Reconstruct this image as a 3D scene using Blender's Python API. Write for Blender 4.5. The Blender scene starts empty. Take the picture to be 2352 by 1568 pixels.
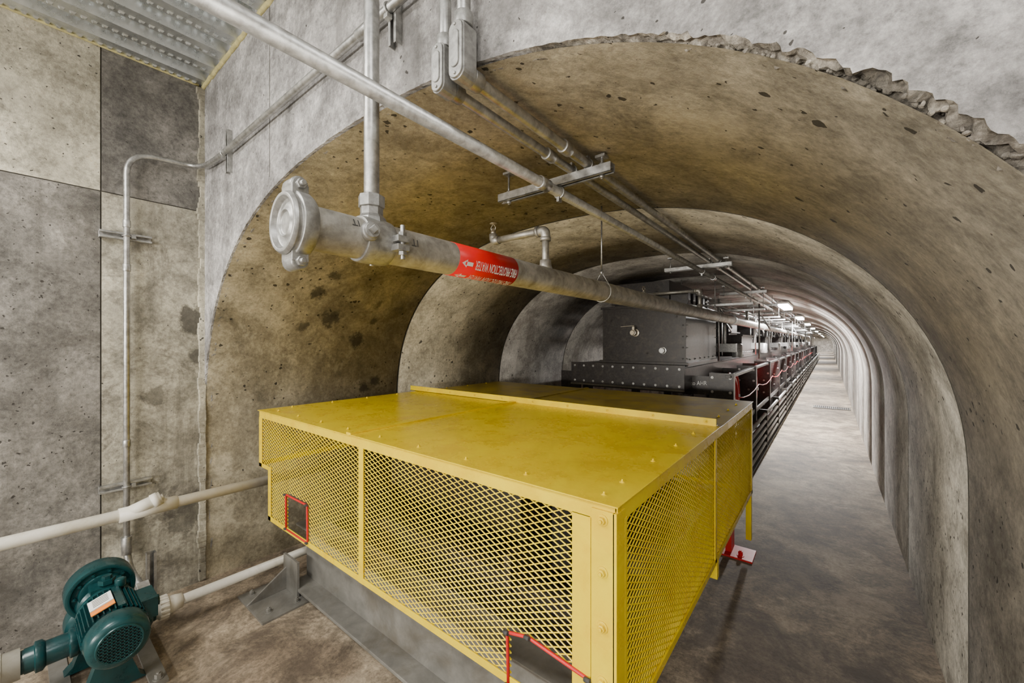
import bpy, math, random
from mathutils import Vector, Matrix, noise
random.seed(7)
scene = bpy.context.scene
CAMZ = 1.55

# ------------------------------------------------------------------ mesh builder
class MB:
    def __init__(s):
        s.v=[]; s.f=[]; s.m=[]; s.sm=[]
    def face(s, idx, m=0, sm=False):
        s.f.append(tuple(idx)); s.m.append(m); s.sm.append(sm)
    def box(s, a, b, m=0):
        x0,y0,z0=[min(a[i],b[i]) for i in range(3)]; x1,y1,z1=[max(a[i],b[i]) for i in range(3)]
        n=len(s.v)
        s.v += [(x0,y0,z0),(x1,y0,z0),(x1,y1,z0),(x0,y1,z0),(x0,y0,z1),(x1,y0,z1),(x1,y1,z1),(x0,y1,z1)]
        for q in ((0,3,2,1),(4,5,6,7),(0,1,5,4),(1,2,6,5),(2,3,7,6),(3,0,4,7)):
            s.face([n+i for i in q], m)
    def obox(s, c, ax, ay, az, m=0):
        c=Vector(c); ax=Vector(ax); ay=Vector(ay); az=Vector(az); n=len(s.v)
        for sz in (-1,1):
            for sx,sy in ((-1,-1),(1,-1),(1,1),(-1,1)):
                s.v.append(tuple(c+ax*sx+ay*sy+az*sz))
        for q in ((0,3,2,1),(4,5,6,7),(0,1,5,4),(1,2,6,5),(2,3,7,6),(3,0,4,7)):
            s.face([n+i for i in q], m)
    def frame(s, d):
        d=Vector(d).normalized()
        up=Vector((0,0,1)) if abs(d.z)<.9 else Vector((1,0,0))
        a=d.cross(up).normalized(); b=a.cross(d).normalized()
        return d,a,b
    def lathe(s, p, d, prof, seg=24, m=0, caps=True, sm=True):
        """prof list of (dist along d, radius)"""
        p=Vector(p); d,a,b=s.frame(d); n=len(s.v)
        for (t,r) in prof:
            for i in range(seg):
                an=2*math.pi*i/seg
                s.v.append(tuple(p+d*t+(a*math.cos(an)+b*math.sin(an))*r))
        for j in range(len(prof)-1):
            for i in range(seg):
                k=(i+1)%seg
                s.face((n+j*seg+i,n+j*seg+k,n+(j+1)*seg+k,n+(j+1)*seg+i),m,sm)
        if caps:
            s.face([n+i for i in range(seg)][::-1],m)
            s.face([n+(len(prof)-1)*seg+i for i in range(seg)],m)
    def cyl(s,p0,p1,r,r1=None,seg=20,m=0,caps=True,sm=True):
        p0=Vector(p0);p1=Vector(p1); L=(p1-p0).length
        s.lathe(p0,p1-p0,[(0,r),(L,r if r1 is None else r1)],seg,m,caps,sm)
    def bolt(s,p,d,r=.012,h=.01,m=0):
        d=Vector(d).normalized(); p=Vector(p)
        s.cyl(p,p+d*.003,r*1.5,seg=12,m=m,sm=False)
        s.cyl(p+d*.002,p+d*(h+.002),r,seg=6,m=m,sm=False)
        s.cyl(p+d*h,p+d*(h+.008),r*.5,seg=8,m=m)
    def tube(s, pts, r, seg=16, m=0, caps=True):
        pts=[Vector(p) for p in pts]; n=len(s.v); N=len(pts)
        tang=[]
        for i in range(N):
            t=(pts[min(i+1,N-1)]-pts[max(i-1,0)]).normalized(); tang.append(t)
        d,a,b=s.frame(tang[0])
        for i in range(N):
            if i>0:
                q=tang[i-1].rotation_difference(tang[i]); a=q@a; b=q@b
            for k in range(seg):
                an=2*math.pi*k/seg
                s.v.append(tuple(pts[i]+(a*math.cos(an)+b*math.sin(an))*r))
        for j in range(N-1):
            for i in range(seg):
                k=(i+1)%seg
                s.face((n+j*seg+i,n+j*seg+k,n+(j+1)*seg+k,n+(j+1)*seg+i),m,True)
        if caps:
            s.face([n+i for i in range(seg)][::-1],m)
            s.face([n+(N-1)*seg+i for i in range(seg)],m)
    def torus(s,c,ax,R,r,m=0,seg=32,rs=8):
        c=Vector(c); d,a,b=s.frame(ax); n=len(s.v)
        for i in range(seg):
            an=2*math.pi*i/seg; e=a*math.cos(an)+b*math.sin(an)
            for j in range(rs):
                bn=2*math.pi*j/rs
                s.v.append(tuple(c+e*(R+r*math.cos(bn))+d*r*math.sin(bn)))
        for i in range(seg):
            i2=(i+1)%seg
            for j in range(rs):
                j2=(j+1)%rs
                s.face((n+i*rs+j,n+i2*rs+j,n+i2*rs+j2,n+i*rs+j2),m,True)
    def prism(s, poly, origin, u, v, w, depth, m=0):
        o=Vector(origin);u=Vector(u);v=Vector(v);w=Vector(w); n=len(s.v); N=len(poly)
        for k in (0,depth):
            for (a,b) in poly: s.v.append(tuple(o+u*a+v*b+w*k))
        s.face([n+i for i in range(N)][::-1],m); s.face([n+N+i for i in range(N)],m)
        for i in range(N):
            k=(i+1)%N
            s.face((n+i,n+k,n+N+k,n+N+i),m)
    def make(s,name,mats,bevel=0,parent=None,recalc=True):
        me=bpy.data.meshes.new(name); me.from_pydata(s.v,[],s.f)
        for mt in mats: me.materials.append(mt)
        me.polygons.foreach_set('material_index',s.m)
        me.polygons.foreach_set('use_smooth',s.sm)
        me.update()
        if recalc:
            import bmesh
            bm=bmesh.new(); bm.from_mesh(me); bmesh.ops.recalc_face_normals(bm,faces=bm.faces); bm.to_mesh(me); bm.free()
        ob=bpy.data.objects.new(name,me); scene.collection.objects.link(ob)
        if bevel:
            b=ob.modifiers.new('bevel','BEVEL'); b.width=bevel; b.segments=2; b.limit_method='ANGLE'; b.angle_limit=math.radians(50)
        if parent: ob.parent=parent
        return ob

def fillet(pts, rad, n=8):
    pts=[Vector(p) for p in pts]; out=[pts[0]]
    for i in range(1,len(pts)-1):
        a,b,c=pts[i-1],pts[i],pts[i+1]
        u=(a-b).normalized(); w=(c-b).normalized()
        r=min(rad,(a-b).length*.49,(c-b).length*.49)
        p0=b+u*r; p1=b+w*r
        for k in range(n+1):
            t=k/n; out.append(p0*(1-t)**2+b*2*t*(1-t)+p1*t*t)
    out.append(pts[-1]); return out

# ------------------------------------------------------------------ materials
def newmat(name):
    m=bpy.data.materials.new(name); m.use_nodes=True; nt=m.node_tree
    return m,nt,nt.nodes['Principled BSDF']
def N(nt,t,**kw):
    n=nt.nodes.new(t)
    for k,v in kw.items(): setattr(n,k,v)
    return n
def noise_n(nt,vec,scale,detail=6,rough=.6,dist=0):
    n=N(nt,'ShaderNodeTexNoise'); n.inputs['Scale'].default_value=scale; n.inputs['Detail'].default_value=detail
    n.inputs['Roughness'].default_value=rough; n.inputs['Distortion'].default_value=dist
    nt.links.new(vec,n.inputs['Vector']); return n.outputs['Fac']
def ramp(nt,fac,stops):
    r=N(nt,'ShaderNodeValToRGB'); e=r.color_ramp.elements
    while len(e)<len(stops): e.new(.5)
    for i,(p,c) in enumerate(stops):
        e[i].position=p; e[i].color=(c,c,c,1) if not hasattr(c,'__len__') else (*c,1)
    nt.links.new(fac,r.inputs['Fac']); return r.outputs['Color']
def mix(nt,fac,a,b,mode='MIX'):
    n=N(nt,'ShaderNodeMix',data_type='RGBA',blend_type=mode)
    for i,val in ((0,fac),(6,a),(7,b)):
        if isinstance(val,bpy.types.NodeSocket): nt.links.new(val,n.inputs[i])
        elif i==0: n.inputs[0].default_value=val
        else: n.inputs[i].default_value=(*val,1)
    return n.outputs[2]
def math_n(nt,op,a,b=None,clamp=False):
    n=N(nt,'ShaderNodeMath',operation=op); n.use_clamp=clamp
    for i,val in ((0,a),(1,b)):
        if val is None: continue
        if isinstance(val,bpy.types.NodeSocket): nt.links.new(val,n.inputs[i])
        else: n.inputs[i].default_value=val
    return n.outputs[0]

def concrete(name,dark,light,pit=.5,stain=(.12,.10,.08),stainamt=.6,spots=(),streak=.3,rough=.75,bump=.5,scale=1.0,pitscale=26,offset=(0,0,0),pale=.35,grit=.6,greyx=False,spotcol=(.04,.036,.028),spotnoise=18):
    m,nt,p=newmat(name); L=nt.links
    tc=N(nt,'ShaderNodeTexCoord'); mp=N(nt,'ShaderNodeMapping'); mp.inputs['Location'].default_value=offset
    L.new(tc.outputs['Object'],mp.inputs['Vector']); vec=mp.outputs['Vector']
    big=noise_n(nt,vec,1.3*scale,10,.62,.5)
    col=mix(nt,ramp(nt,big,[(.40,0),(.60,1)]),dark,light)
    med=noise_n(nt,vec,5*scale,10,.72,.4)
    col=mix(nt,grit,col,ramp(nt,med,[(.34,.14),(.5,.5),(.66,.86)]),'OVERLAY')
    fine=noise_n(nt,vec,45,6,.8)
    col=mix(nt,min(1,grit*1.15),col,ramp(nt,fine,[(.32,.2),(.68,.8)]),'OVERLAY')
    # pale laitance blotches
    pl=noise_n(nt,vec,2.6*scale,10,.74,.8)
    col=mix(nt,math_n(nt,'MULTIPLY',ramp(nt,pl,[(.54,0),(.60,1)]),pale),col,tuple(min(1,c*1.3+.02) for c in light))
    # stains
    st=noise_n(nt,vec,1.7*scale,10,.74,1.2)
    sm=ramp(nt,st,[(.53,0),(.61,1)])
    col=mix(nt,math_n(nt,'MULTIPLY',sm,stainamt),col,stain)
    # vertical streaks
    mp2=N(nt,'ShaderNodeMapping'); mp2.inputs['Scale'].default_value=(7,7,.5); L.new(vec,mp2.inputs['Vector'])
    sk=noise_n(nt,mp2.outputs['Vector'],1,8,.7)
    col=mix(nt,math_n(nt,'MULTIPLY',ramp(nt,sk,[(.5,0),(.64,1)]),streak),col,stain)
    if greyx:  # mixed lighting put into the colour: less yellow and lighter towards +X
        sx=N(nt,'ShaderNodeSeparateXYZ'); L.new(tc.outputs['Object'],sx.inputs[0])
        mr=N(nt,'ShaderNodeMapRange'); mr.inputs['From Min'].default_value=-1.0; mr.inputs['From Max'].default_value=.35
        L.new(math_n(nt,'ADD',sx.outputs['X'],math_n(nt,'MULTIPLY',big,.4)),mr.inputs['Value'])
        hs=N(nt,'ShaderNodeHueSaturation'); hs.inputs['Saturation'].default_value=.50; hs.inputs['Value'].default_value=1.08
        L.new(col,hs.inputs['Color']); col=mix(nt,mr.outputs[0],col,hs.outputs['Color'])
    # bug holes (small, irregular, sparse)
    dn=N(nt,'ShaderNodeTexNoise'); dn.inputs['Scale'].default_value=38; L.new(vec,dn.inputs['Vector'])
    va=N(nt,'ShaderNodeVectorMath',operation='SCALE'); L.new(dn.outputs['Color'],va.inputs[0]); va.inputs['Scale'].default_value=.03
    vb=N(nt,'ShaderNodeVectorMath',operation='ADD'); L.new(vec,vb.inputs[0]); L.new(va.outputs[0],vb.inputs[1])
    hole=None
    clus=ramp(nt,noise_n(nt,vec,1.9,3,.5),[(.35,.45),(.62,1)])
    for sc,amt in ((pitscale,.24),(pitscale*2.3,.34)):
        vo=N(nt,'ShaderNodeTexVoronoi'); vo.inputs['Scale'].default_value=sc; L.new(vb.outputs[0],vo.inputs['Vector'])
        sz=N(nt,'ShaderNodeSeparateColor'); L.new(vo.outputs['Color'],sz.inputs['Color'])
        thr=math_n(nt,'MULTIPLY',math_n(nt,'MULTIPLY',math_n(nt,'POWER',sz.outputs[0],7.5),amt*pit),clus)
        h_=math_n(nt,'LESS_THAN',vo.outputs['Distance'],thr)
        hole=h_ if hole is None else math_n(nt,'MAXIMUM',hole,h_)
    col=mix(nt,math_n(nt,'MULTIPLY',hole,.9),col,(.02,.017,.013))
    # large located stains
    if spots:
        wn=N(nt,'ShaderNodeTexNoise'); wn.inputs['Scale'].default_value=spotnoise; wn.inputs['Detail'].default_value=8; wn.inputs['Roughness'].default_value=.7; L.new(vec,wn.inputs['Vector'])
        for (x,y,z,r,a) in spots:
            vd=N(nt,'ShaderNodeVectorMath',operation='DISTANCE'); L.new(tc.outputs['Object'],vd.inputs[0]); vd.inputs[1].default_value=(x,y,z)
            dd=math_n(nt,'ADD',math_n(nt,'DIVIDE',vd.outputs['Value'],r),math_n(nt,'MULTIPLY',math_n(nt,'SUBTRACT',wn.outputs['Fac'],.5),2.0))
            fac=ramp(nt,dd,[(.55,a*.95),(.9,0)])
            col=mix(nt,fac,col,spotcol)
    L.new(col,p.inputs['Base Color']); p.inputs['Roughness'].default_value=rough
    h=math_n(nt,'SUBTRACT',math_n(nt,'ADD',math_n(nt,'MULTIPLY',med,.7),math_n(nt,'MULTIPLY',fine,.5)),math_n(nt,'MULTIPLY',hole,.8))
    b=N(nt,'ShaderNodeBump'); b.inputs['Strength'].default_value=bump; b.inputs['Distance'].default_value=.014
    L.new(h,b.inputs['Height']); L.new(b.outputs['Normal'],p.inputs['Normal'])
    return m

def simple(name,col,rough=.5,metal=0,var=.3,scale=14,dirt=(.08,.06,.04),dirtamt=.3,bump=.1,spec=.5):
    m,nt,p=newmat(name); L=nt.links
    tc=N(nt,'ShaderNodeTexCoord'); vec=tc.outputs['Object']
    n1=noise_n(nt,vec,scale,7,.65,.3)
    c=mix(nt,var,col,ramp(nt,n1,[(.3,.2),(.7,.8)]),'OVERLAY')
    n2=noise_n(nt,vec,scale*.35,9,.7,.8)
    c=mix(nt,math_n(nt,'MULTIPLY',ramp(nt,n2,[(.5,0),(.68,1)]),dirtamt),c,dirt)
    L.new(c,p.inputs['Base Color']); p.inputs['Metallic'].default_value=metal
    p.inputs['Specular IOR Level'].default_value=spec
    rr=N(nt,'ShaderNodeMapRange'); rr.inputs['To Min'].default_value=max(.05,rough-.12); rr.inputs['To Max'].default_value=min(1,rough+.15)
    L.new(n1,rr.inputs['Value']); L.new(rr.outputs[0],p.inputs['Roughness'])
    if bump:
        b=N(nt,'ShaderNodeBump'); b.inputs['Strength'].default_value=bump; b.inputs['Distance'].default_value=.004
        L.new(n1,b.inputs['Height']); L.new(b.outputs['Normal'],p.inputs['Normal'])
    return m
def emis(name,col,st):
    m,nt,p=newmat(name); p.inputs['Base Color'].default_value=(1,1,1,1)
    p.inputs['Emission Color'].default_value=(*col,1); p.inputs['Emission Strength'].default_value=st; return m

SP=[(-2.83,1.37,1.89,.085,.85),(-3.04,1.34,1.67,.06,.7),(-3.0,1.53,1.73,.095,.85),(-3.08,1.80,1.56,.085,.9),(-2.91,1.87,1.86,.06,.7),
    (-3.15,2.03,1.20,.07,.85),(-3.0,2.2,1.81,.07,.7),(-2.73,1.42,2.02,.06,.8),(-3.15,1.93,1.15,.07,.85),(-3.0,1.9,1.73,.05,.7)]
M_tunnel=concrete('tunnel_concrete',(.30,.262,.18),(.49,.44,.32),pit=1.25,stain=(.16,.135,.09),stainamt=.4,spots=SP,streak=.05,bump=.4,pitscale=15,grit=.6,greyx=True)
M_tunnel2=concrete('tunnel_concrete_grey',(.27,.25,.222),(.45,.425,.385),pit=1.0,stain=(.15,.13,.11),stainamt=.5,streak=.25,bump=.4,pitscale=18,grit=.6)
M_head=concrete('headwall_concrete',(.24,.232,.228),(.41,.40,.392),pit=.9,stain=(.145,.138,.132),stainamt=.55,streak=.12,bump=.7,grit=.75)
M_w1=concrete('wall_concrete_pale',(.29,.27,.21),(.46,.43,.34),pit=1,stainamt=.35,stain=(.18,.16,.12),streak=.2,offset=(3,1,0),grit=.65)
M_w2=concrete('wall_concrete_dark',(.115,.108,.098),(.215,.203,.183),pit=1,stainamt=.4,stain=(.07,.065,.056),streak=.3,offset=(1,5,0),pale=.2,grit=.7)
M_w3=concrete('wall_concrete_mid',(.125,.117,.104),(.225,.212,.19),pit=1.2,stainamt=.45,stain=(.075,.067,.056),streak=.45,offset=(7,0,2),pale=.2,grit=.7)
M_w4=concrete('wall_concrete_buff',(.18,.165,.13),(.40,.375,.30),pit=1.1,stain=(.08,.07,.056),stainamt=.65,streak=.55,offset=(0,2,4),grit=.65,
      spots=[(-3.18,.74,1.68,.12,.9),(-3.18,.75,1.45,.06,.8),(-3.18,.70,.45,.16,.7),(-3.18,.55,1.22,.08,.7)])
M_seam=simple('seam_dark',(.06,.055,.045),.9)
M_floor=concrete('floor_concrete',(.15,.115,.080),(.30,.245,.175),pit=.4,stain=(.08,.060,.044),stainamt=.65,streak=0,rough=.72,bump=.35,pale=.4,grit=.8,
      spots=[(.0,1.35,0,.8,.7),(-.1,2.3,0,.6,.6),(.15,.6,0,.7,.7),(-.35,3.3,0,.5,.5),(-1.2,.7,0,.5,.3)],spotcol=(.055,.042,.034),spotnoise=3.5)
M_rubble=concrete('broken_concrete',(.16,.145,.12),(.46,.42,.36),pit=1,stainamt=.6,streak=0,bump=1,scale=6,grit=1)
M_galv=simple('galvanized_steel',(.46,.46,.45),.38,.85,.6,30,(.14,.13,.115),.5)
M_pipe=simple('weathered_steel_pipe',(.42,.405,.37),.45,.7,.7,18,(.17,.145,.085),.6)
M_cast=simple('cast_aluminium',(.36,.36,.35),.42,.6,.6,40,(.14,.14,.13),.45)
M_deck=simple('deck_galvanized',(.60,.63,.64),.28,.85,.4,20,(.2,.2,.19),.3)
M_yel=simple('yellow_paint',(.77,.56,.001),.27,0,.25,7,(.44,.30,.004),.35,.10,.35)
M_yeld=simple('yellow_paint_dust_shade',(.34,.25,.012),.4,0,.45,7,(.13,.09,.028),.75,.15)  # browner rear top sheets: dust plus shade put into the colour
M_black=simple('black_steel',(.032,.028,.027),.34,.2,.6,40,(.11,.092,.073),.4)
M_blk2=simple('black_steel_dull',(.022,.018,.014),.65,.1,.6,20,(.05,.04,.025),.5)
M_red=simple('red_paint',(.62,.012,.016),.4,0,.3,12,(.1,.02,.02),.2)
M_redlab=simple('red_label',(.70,.004,.006),.35,0,.1,6,(.3,.02,.02),.1,0,.3)
M_white=simple('white_print',(.85,.85,.83),.5,0,.05,10,(.5,.5,.5),.1,0)
M_teal=simple('teal_paint',(.004,.044,.048),.28,.1,.4,20,(.02,.03,.03),.4)
M_pvc=simple('white_pvc',(.66,.63,.55),.4,0,.3,8,(.34,.29,.19),.45)
M_beam=simple('grey_painted_beam',(.20,.195,.178),.5,.3,.5,8,(.11,.09,.06),.6)
M_foam=simple('yellow_foam',(.46,.41,.19),.9,0,.6,30,(.2,.16,.08),.4,.8)
M_brass=simple('valve_metal',(.55,.49,.38),.35,.8,.3,20)
M_orange=simple('orange_sticker',(.85,.25,.03),.5,0,.05)
M_dark=simple('dark_void',(.012,.011,.01),.8)
M_ink=simple('marker_ink',(.05,.05,.05),.7)
M_tube=emis('fluorescent_diffuser',(1,.98,.97),18)

# ------------------------------------------------------------------ tunnel profile
XC=-1.385; A=1.8; B=1.4; ZS=.95; PW=2.4
def prof(n=64):
    pts=[(-A,0.0),(-A,.35),(-A,.7)]
    for i in range(n+1):
        th=math.pi*(1-i/n)
        c=math.cos(th); s_=math.sin(th)
        x=A*math.copysign(abs(c)**(2/PW),c); z=ZS+B*abs(s_)**(2/PW)
        pts.append((x,z))
    pts+=[(A,.7),(A,.35),(A,0.0)]
    return pts
P=prof()
def off_pts(o):
    out=[]
    for i,(x,z) in enumerate(P):
        a=P[max(i-1,0)]; b=P[min(i+1,len(P)-1)]
        tx,tz=b[0]-a[0],b[1]-a[1]; l=math.hypot(tx,tz) or 1
        out.append((x-tz/l*o, z+tx/l*o))
    return out
YH=.79; YEND=75.0
joints=[2.27+1.48*k for k in range(int((YEND-2.27)/1.48)+1)]
mb=MB()
rows=[(.80,0)]
for k,j in enumerate(joints):
    rows+= [(j-.008,0),(j-.004,.016),(j+.004,.016),(j+.008,.0)]
rows.append((YEND,0))
n=len(P)
for (y,o) in rows:
    for (x,z) in off_pts(o): mb.v.append((XC+x,y,max(z,-.01)))
for r in range(len(rows)-1):
    for i in range(n-1):
        ym=(rows[r][0]+rows[r+1][0])/2
        groove = rows[r+1][0]-rows[r][0] < .02
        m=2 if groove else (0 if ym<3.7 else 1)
        a=r*n+i
        mb.face((a,a+1,a+n+1,a+n),m,not groove)
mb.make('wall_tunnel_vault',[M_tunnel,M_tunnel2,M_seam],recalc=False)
mb=MB(); mb.box((XC-A-.1,YEND,-.1),(XC+A+.1,YEND+.1,2.6),0); mb.make('wall_tunnel_end',[M_tunnel2])

# floor
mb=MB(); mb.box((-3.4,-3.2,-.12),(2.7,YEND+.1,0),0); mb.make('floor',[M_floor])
# left wall panels
mb=MB()
X=-3.185
def lp(y0,y1,z0,z1,m): mb.box((X-.15,y0,z0),(X,y1,z1),m)
ys=.32; zs=2.39
lp(-3.2,ys-.003,zs+.003,3.3,0); lp(-3.2,ys-.003,0,zs-.003,2)
lp(ys+.003,.80,zs+.003,3.3,1); lp(ys+.003,.80,0,zs-.003,3)
mb.box((X-.14,-3.2,0),(X-.006,.85,3.3),4)
mb.make('wall_left',[M_w1,M_w2,M_w3,M_w4,M_seam])
# rough corner strip
mb=MB(); 
for k in range(90):
    z=.03+k*.0352
    w=.022+.014*noise.noise(Vector((0,3,z*9))); 
    mb.obox((X+.006,.79-w*.5,z),(w*.5,0,0),(0,w*.9,0),(0,0,.02),0)
mb.make('trim_corner_grout',[M_w1],bevel=.004)
# back & right walls
mb=MB(); mb.box((-3.4,-3.3,0),(2.7,-3.2,3.3),0); mb.make('wall_back',[M_w1])
mb=MB(); mb.box((2.6,-3.2,0),(2.7,.9,3.3),0); mb.make('wall_right',[M_w1])

# headwall with ragged opening edge
ND=6
fine=[]
for i in range(len(P)-1):
    sub=8
    for k in range(sub):
        t=k/sub; fine.append((P[i][0]*(1-t)+P[i+1][0]*t,P[i][1]*(1-t)+P[i+1][1]*t))
fine.append(P[-1])
def nrm(i):
    a=fine[max(i-6,0)]; b=fine[min(i+6,len(fine)-1)]
    tx,tz=b[0]-a[0],b[1]-a[1]; l=math.hypot(tx,tz); return (-tz/l,tx/l)
mb=MB(); edge=[]
for i,(x,z) in enumerate(fine):
    nx,nz=nrm(i)
    rg=0
    if x>.9: rg=min(1,(x-.9)/.5)
    base=.004+.006*rg+ (.003 if x>-.2 else 0)
    for j in range(ND+1):
        t=j/ND
        q=Vector((x*34,z*34,t*4))
        o=base*(1-t)+ (rg*.014+.003)*(noise.noise(q)+.6*noise.noise(q*2.7)+.5*noise.noise(q*6))*(1 if j else .8) + rg*.006*(1-abs(t-.4))
        if j==ND: o=max(o,.0)
        mb.v.append((XC+x+nx*max(o,-.004), YH+.045*t+.004*rg*noise.noise(q*3)*(j>0), z+nz*max(o,-.004)))
    edge.append(mb.v[-(ND+1)])
w=ND+1
for i in range(len(fine)-1):
    for j in range(ND):
        a=i*w+j; mb.face((a,a+w,a+w+1,a+1),1 if fine[i][0]>.8 else 0,False)
# face strips
ne=len(mb.v)
iR=next(i for i,(x,z) in enumerate(fine) if x>1.0)
LT=2.65-(XC+1.0); LR=3.3; nR=len(fine)-1-iR
for i,e in enumerate(edge):
    mb.v.append((max(e[0],-3.185),YH,e[2]))
    if i<=iR: mb.v.append((XC+fine[i][0],YH,3.3))
    else:
        s_=(i-iR)/nR; cr=.4
        if s_<cr: mb.v.append((XC+1.0+LT*s_/cr,YH,3.3))
        else: mb.v.append((2.65,YH,3.3*(1-(s_-cr)/(1-cr))))
for i in range(len(edge)-1):
    a=ne+2*i; mb.face((a,a+1,a+3,a+2),0)
mb.make('wall_headwall',[M_head,M_rubble],recalc=False)
# exposed aggregate stones along the broken edge
mb=MB()
import bmesh
def rock(c,r):
    n=len(mb.v); bm=bmesh.new(); bmesh.ops.create_icosphere(bm,subdivisions=2,radius=r)
    sc=Vector((random.uniform(.7,1.3),random.uniform(.5,.9),random.uniform(.6,1.1))); q=Matrix.Rotation(random.uniform(0,3),3,'Y')
    sd=random.uniform(0,99)
    for v in bm.verts:
        p=Vector((v.co.x*sc.x,v.co.y*sc.y,v.co.z*sc.z)); p*=1+.45*noise.noise(v.co/r*.9+Vector((sd,0,0)))
        p=q@p; mb.v.append(tuple(Vector(c)+p))
    for f in bm.faces: mb.face([n+v.index for v in f.verts],0,False)
    bm.free()
for i,(x,z) in enumerate(fine):
    if x>1.15 and z>1.0:
        for _ in range(2):
            if random.random()<.7:
                nx,nz=nrm(i); o=random.uniform(.002,.022)*min(1,.3+(x-1.15)*2)
                rock((XC+x+nx*o,YH+random.uniform(.006,.035),z+nz*o),random.uniform(.0018,.0062)*min(1,.45+(x-1.15)*1.5))
mb.make('trim_exposed_aggregate',[M_rubble])
# headwall form seam
mb=MB(); mb.box((-2.135,YH-.0012,2.35),(-2.132,YH+.01,3.25),0); mb.make('trim_form_seam',[M_seam])

# ------------------------------------------------------------------ metal deck ceiling
mb=MB(); z0=3.20; dep=.062; pitch=.19
x=-3.185; line=[]
while x<2.6:
    line+=[(x,z0),(x+.085,z0),(x+.11,z0+dep),(x+.165,z0+dep)]
    x+=pitch
yy=[-3.2,YH+.01]
for y in yy:
    for (a,b) in line: mb.v.append((a,y,b))
nl=len(line)
for i in range(nl-1): mb.face((i,i+1,nl+i+1,nl+i),0)
# embossments
def pyr(c,ux,uy,uz,m=0):
    n=len(mb.v); c=Vector(c);ux=Vector(ux);uy=Vector(uy);uz=Vector(uz)
    for a,b in ((-1,-1),(1,-1),(1,1),(-1,1)): mb.v.append(tuple(c+ux*a+uy*b))
    for a,b in ((-.5,-.5),(.5,-.5),(.5,.5),(-.5,.5)): mb.v.append(tuple(c+ux*a+uy*b+uz))
    for q in ((0,1,5,4),(1,2,6,5),(2,3,7,6),(3,0,4,7),(4,5,6,7)): mb.face([n+i for i in q],m)
x=-3.185
while x<-.8:
    for k in range(40):
        y=-.75+k*.038
        pyr((x+.024,y,z0),(.010,0,0),(0,.012,0),(0,0,-.008))
        pyr((x+.0975,y,z0+dep*.5),(.006,0,.014),(0,.011,0),(-.006,0,-.003))
        pyr((x+.1775,y,z0+dep*.5),(.006,0,-.014),(0,.011,0),(-.006,0,-.003))
    x+=pitch
mb.make('ceiling',[M_deck],recalc=False)
mb=MB(); mb.box((-3.4,-3.3,3.29),(2.7,.95,3.39),0); mb.make('ceiling_slab',[M_w2])
mb=MB()
pts=[]; 
for k in range(160):
    xx=-3.17+k*.036
    if xx>2.5: break
    pts.append((xx,YH-.004+.006*noise.noise(Vector((xx*14,0,0))),3.195+.014*noise.noise(Vector((xx*20,5,0)))))
mb.tube(pts,.014,8); 
pts=[(-3.178,y*.04,3.197+.008*noise.noise(Vector((y,5,0)))) for y in range(-40,20)]
mb.tube(pts,.008,8)
mb.make('trim_foam_sealant',[M_foam])

# ------------------------------------------------------------------ yellow guard cage
cx0,cx1,cy0,cy1,cz0,cz1=-2.91,-.45,1.02,3.42,.43,1.10
mb=MB(); Y0=cy0
def fb(x0,x1,z0,z1,t=.006,m=0,off=0): mb.box((x0,Y0-off-t,z0),(x1,Y0-off,z1),m)     # front bars
fb(cx0,cx1-.002,1.055,cz1,.004)
fb(cx0,-2.865,.74,1.06); fb(cx0,-2.76,.74,.765); fb(-2.765,-2.725,cz0,.765)
fb(-2.765,cx1,cz0,.458); fb(-1.72,-1.68,cz0,1.06,.007); fb(-.585,-.525,cz0,1.06,.004)
fb(-.52,cx1,cz0-.02,cz1-.012,.008,0,.004)
mb.box((cx1-.006,Y0-.012,cz0-.02),(cx1+.006,Y0+.045,cz1-.012),0)
for z in (1.062,.92,.77,.62,.48):
    mb.bolt((-.485,Y0-.012,z),(0,-1,0),.011,.010)
# right side bars
def sbar(y0,y1,z0,z1,t=.006): mb.box((cx1-.001,y0,z0),(cx1+t,y1,z1),0)
sbar(Y0,cy1,1.055,cz1,.004); sbar(Y0,cy1,cz0,.46); sbar(2.19,2.225,cz0,1.06); sbar(3.37,cy1,cz0,1.06); sbar(Y0+.045,Y0+.06,cz0,1.06)
# left & back sides
mb.box((cx0,Y0,1.055),(cx0+.005,cy1,cz1),0); mb.box((cx0,Y0,.74),(cx0+.005,cy1,.77),0); mb.box((cx0,cy1-.04,.43),(cx0+.005,cy1,cz1),0)
mb.box((cx0,cy1-.005,1.055),(cx1,cy1,cz1),0); mb.box((cx0,cy1-.005,.43),(cx1,cy1,.46),0)
# legs/brackets
mb.box((cx1-.03,3.36,.10),(cx1+.005,3.40,.44),0)
mb.box((cx1-.03,2.2,.36),(cx1+.012,2.24,.44),0)
# top sheets
mb.box((cx0-.008,Y0-.012,cz1),(-1.79,2.3,cz1+.004),0)
mb.box((-1.805,Y0-.014,cz1+.004),(cx1+.010,2.3,cz1+.008),0)
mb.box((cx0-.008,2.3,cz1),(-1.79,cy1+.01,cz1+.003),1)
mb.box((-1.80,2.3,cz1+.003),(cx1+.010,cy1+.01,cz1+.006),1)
mb.box((-1.815,Y0-.014,cz1+.006),(-1.775,2.28,cz1+.017),0)
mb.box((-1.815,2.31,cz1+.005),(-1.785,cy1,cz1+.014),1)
# ridge angle
mb.box((-3.0,2.285,cz1+.004),(-.46,2.29,cz1+.048),0); mb.box((-3.0,2.285,cz1+.004),(-.46,2.33,cz1+.010),0)
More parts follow.
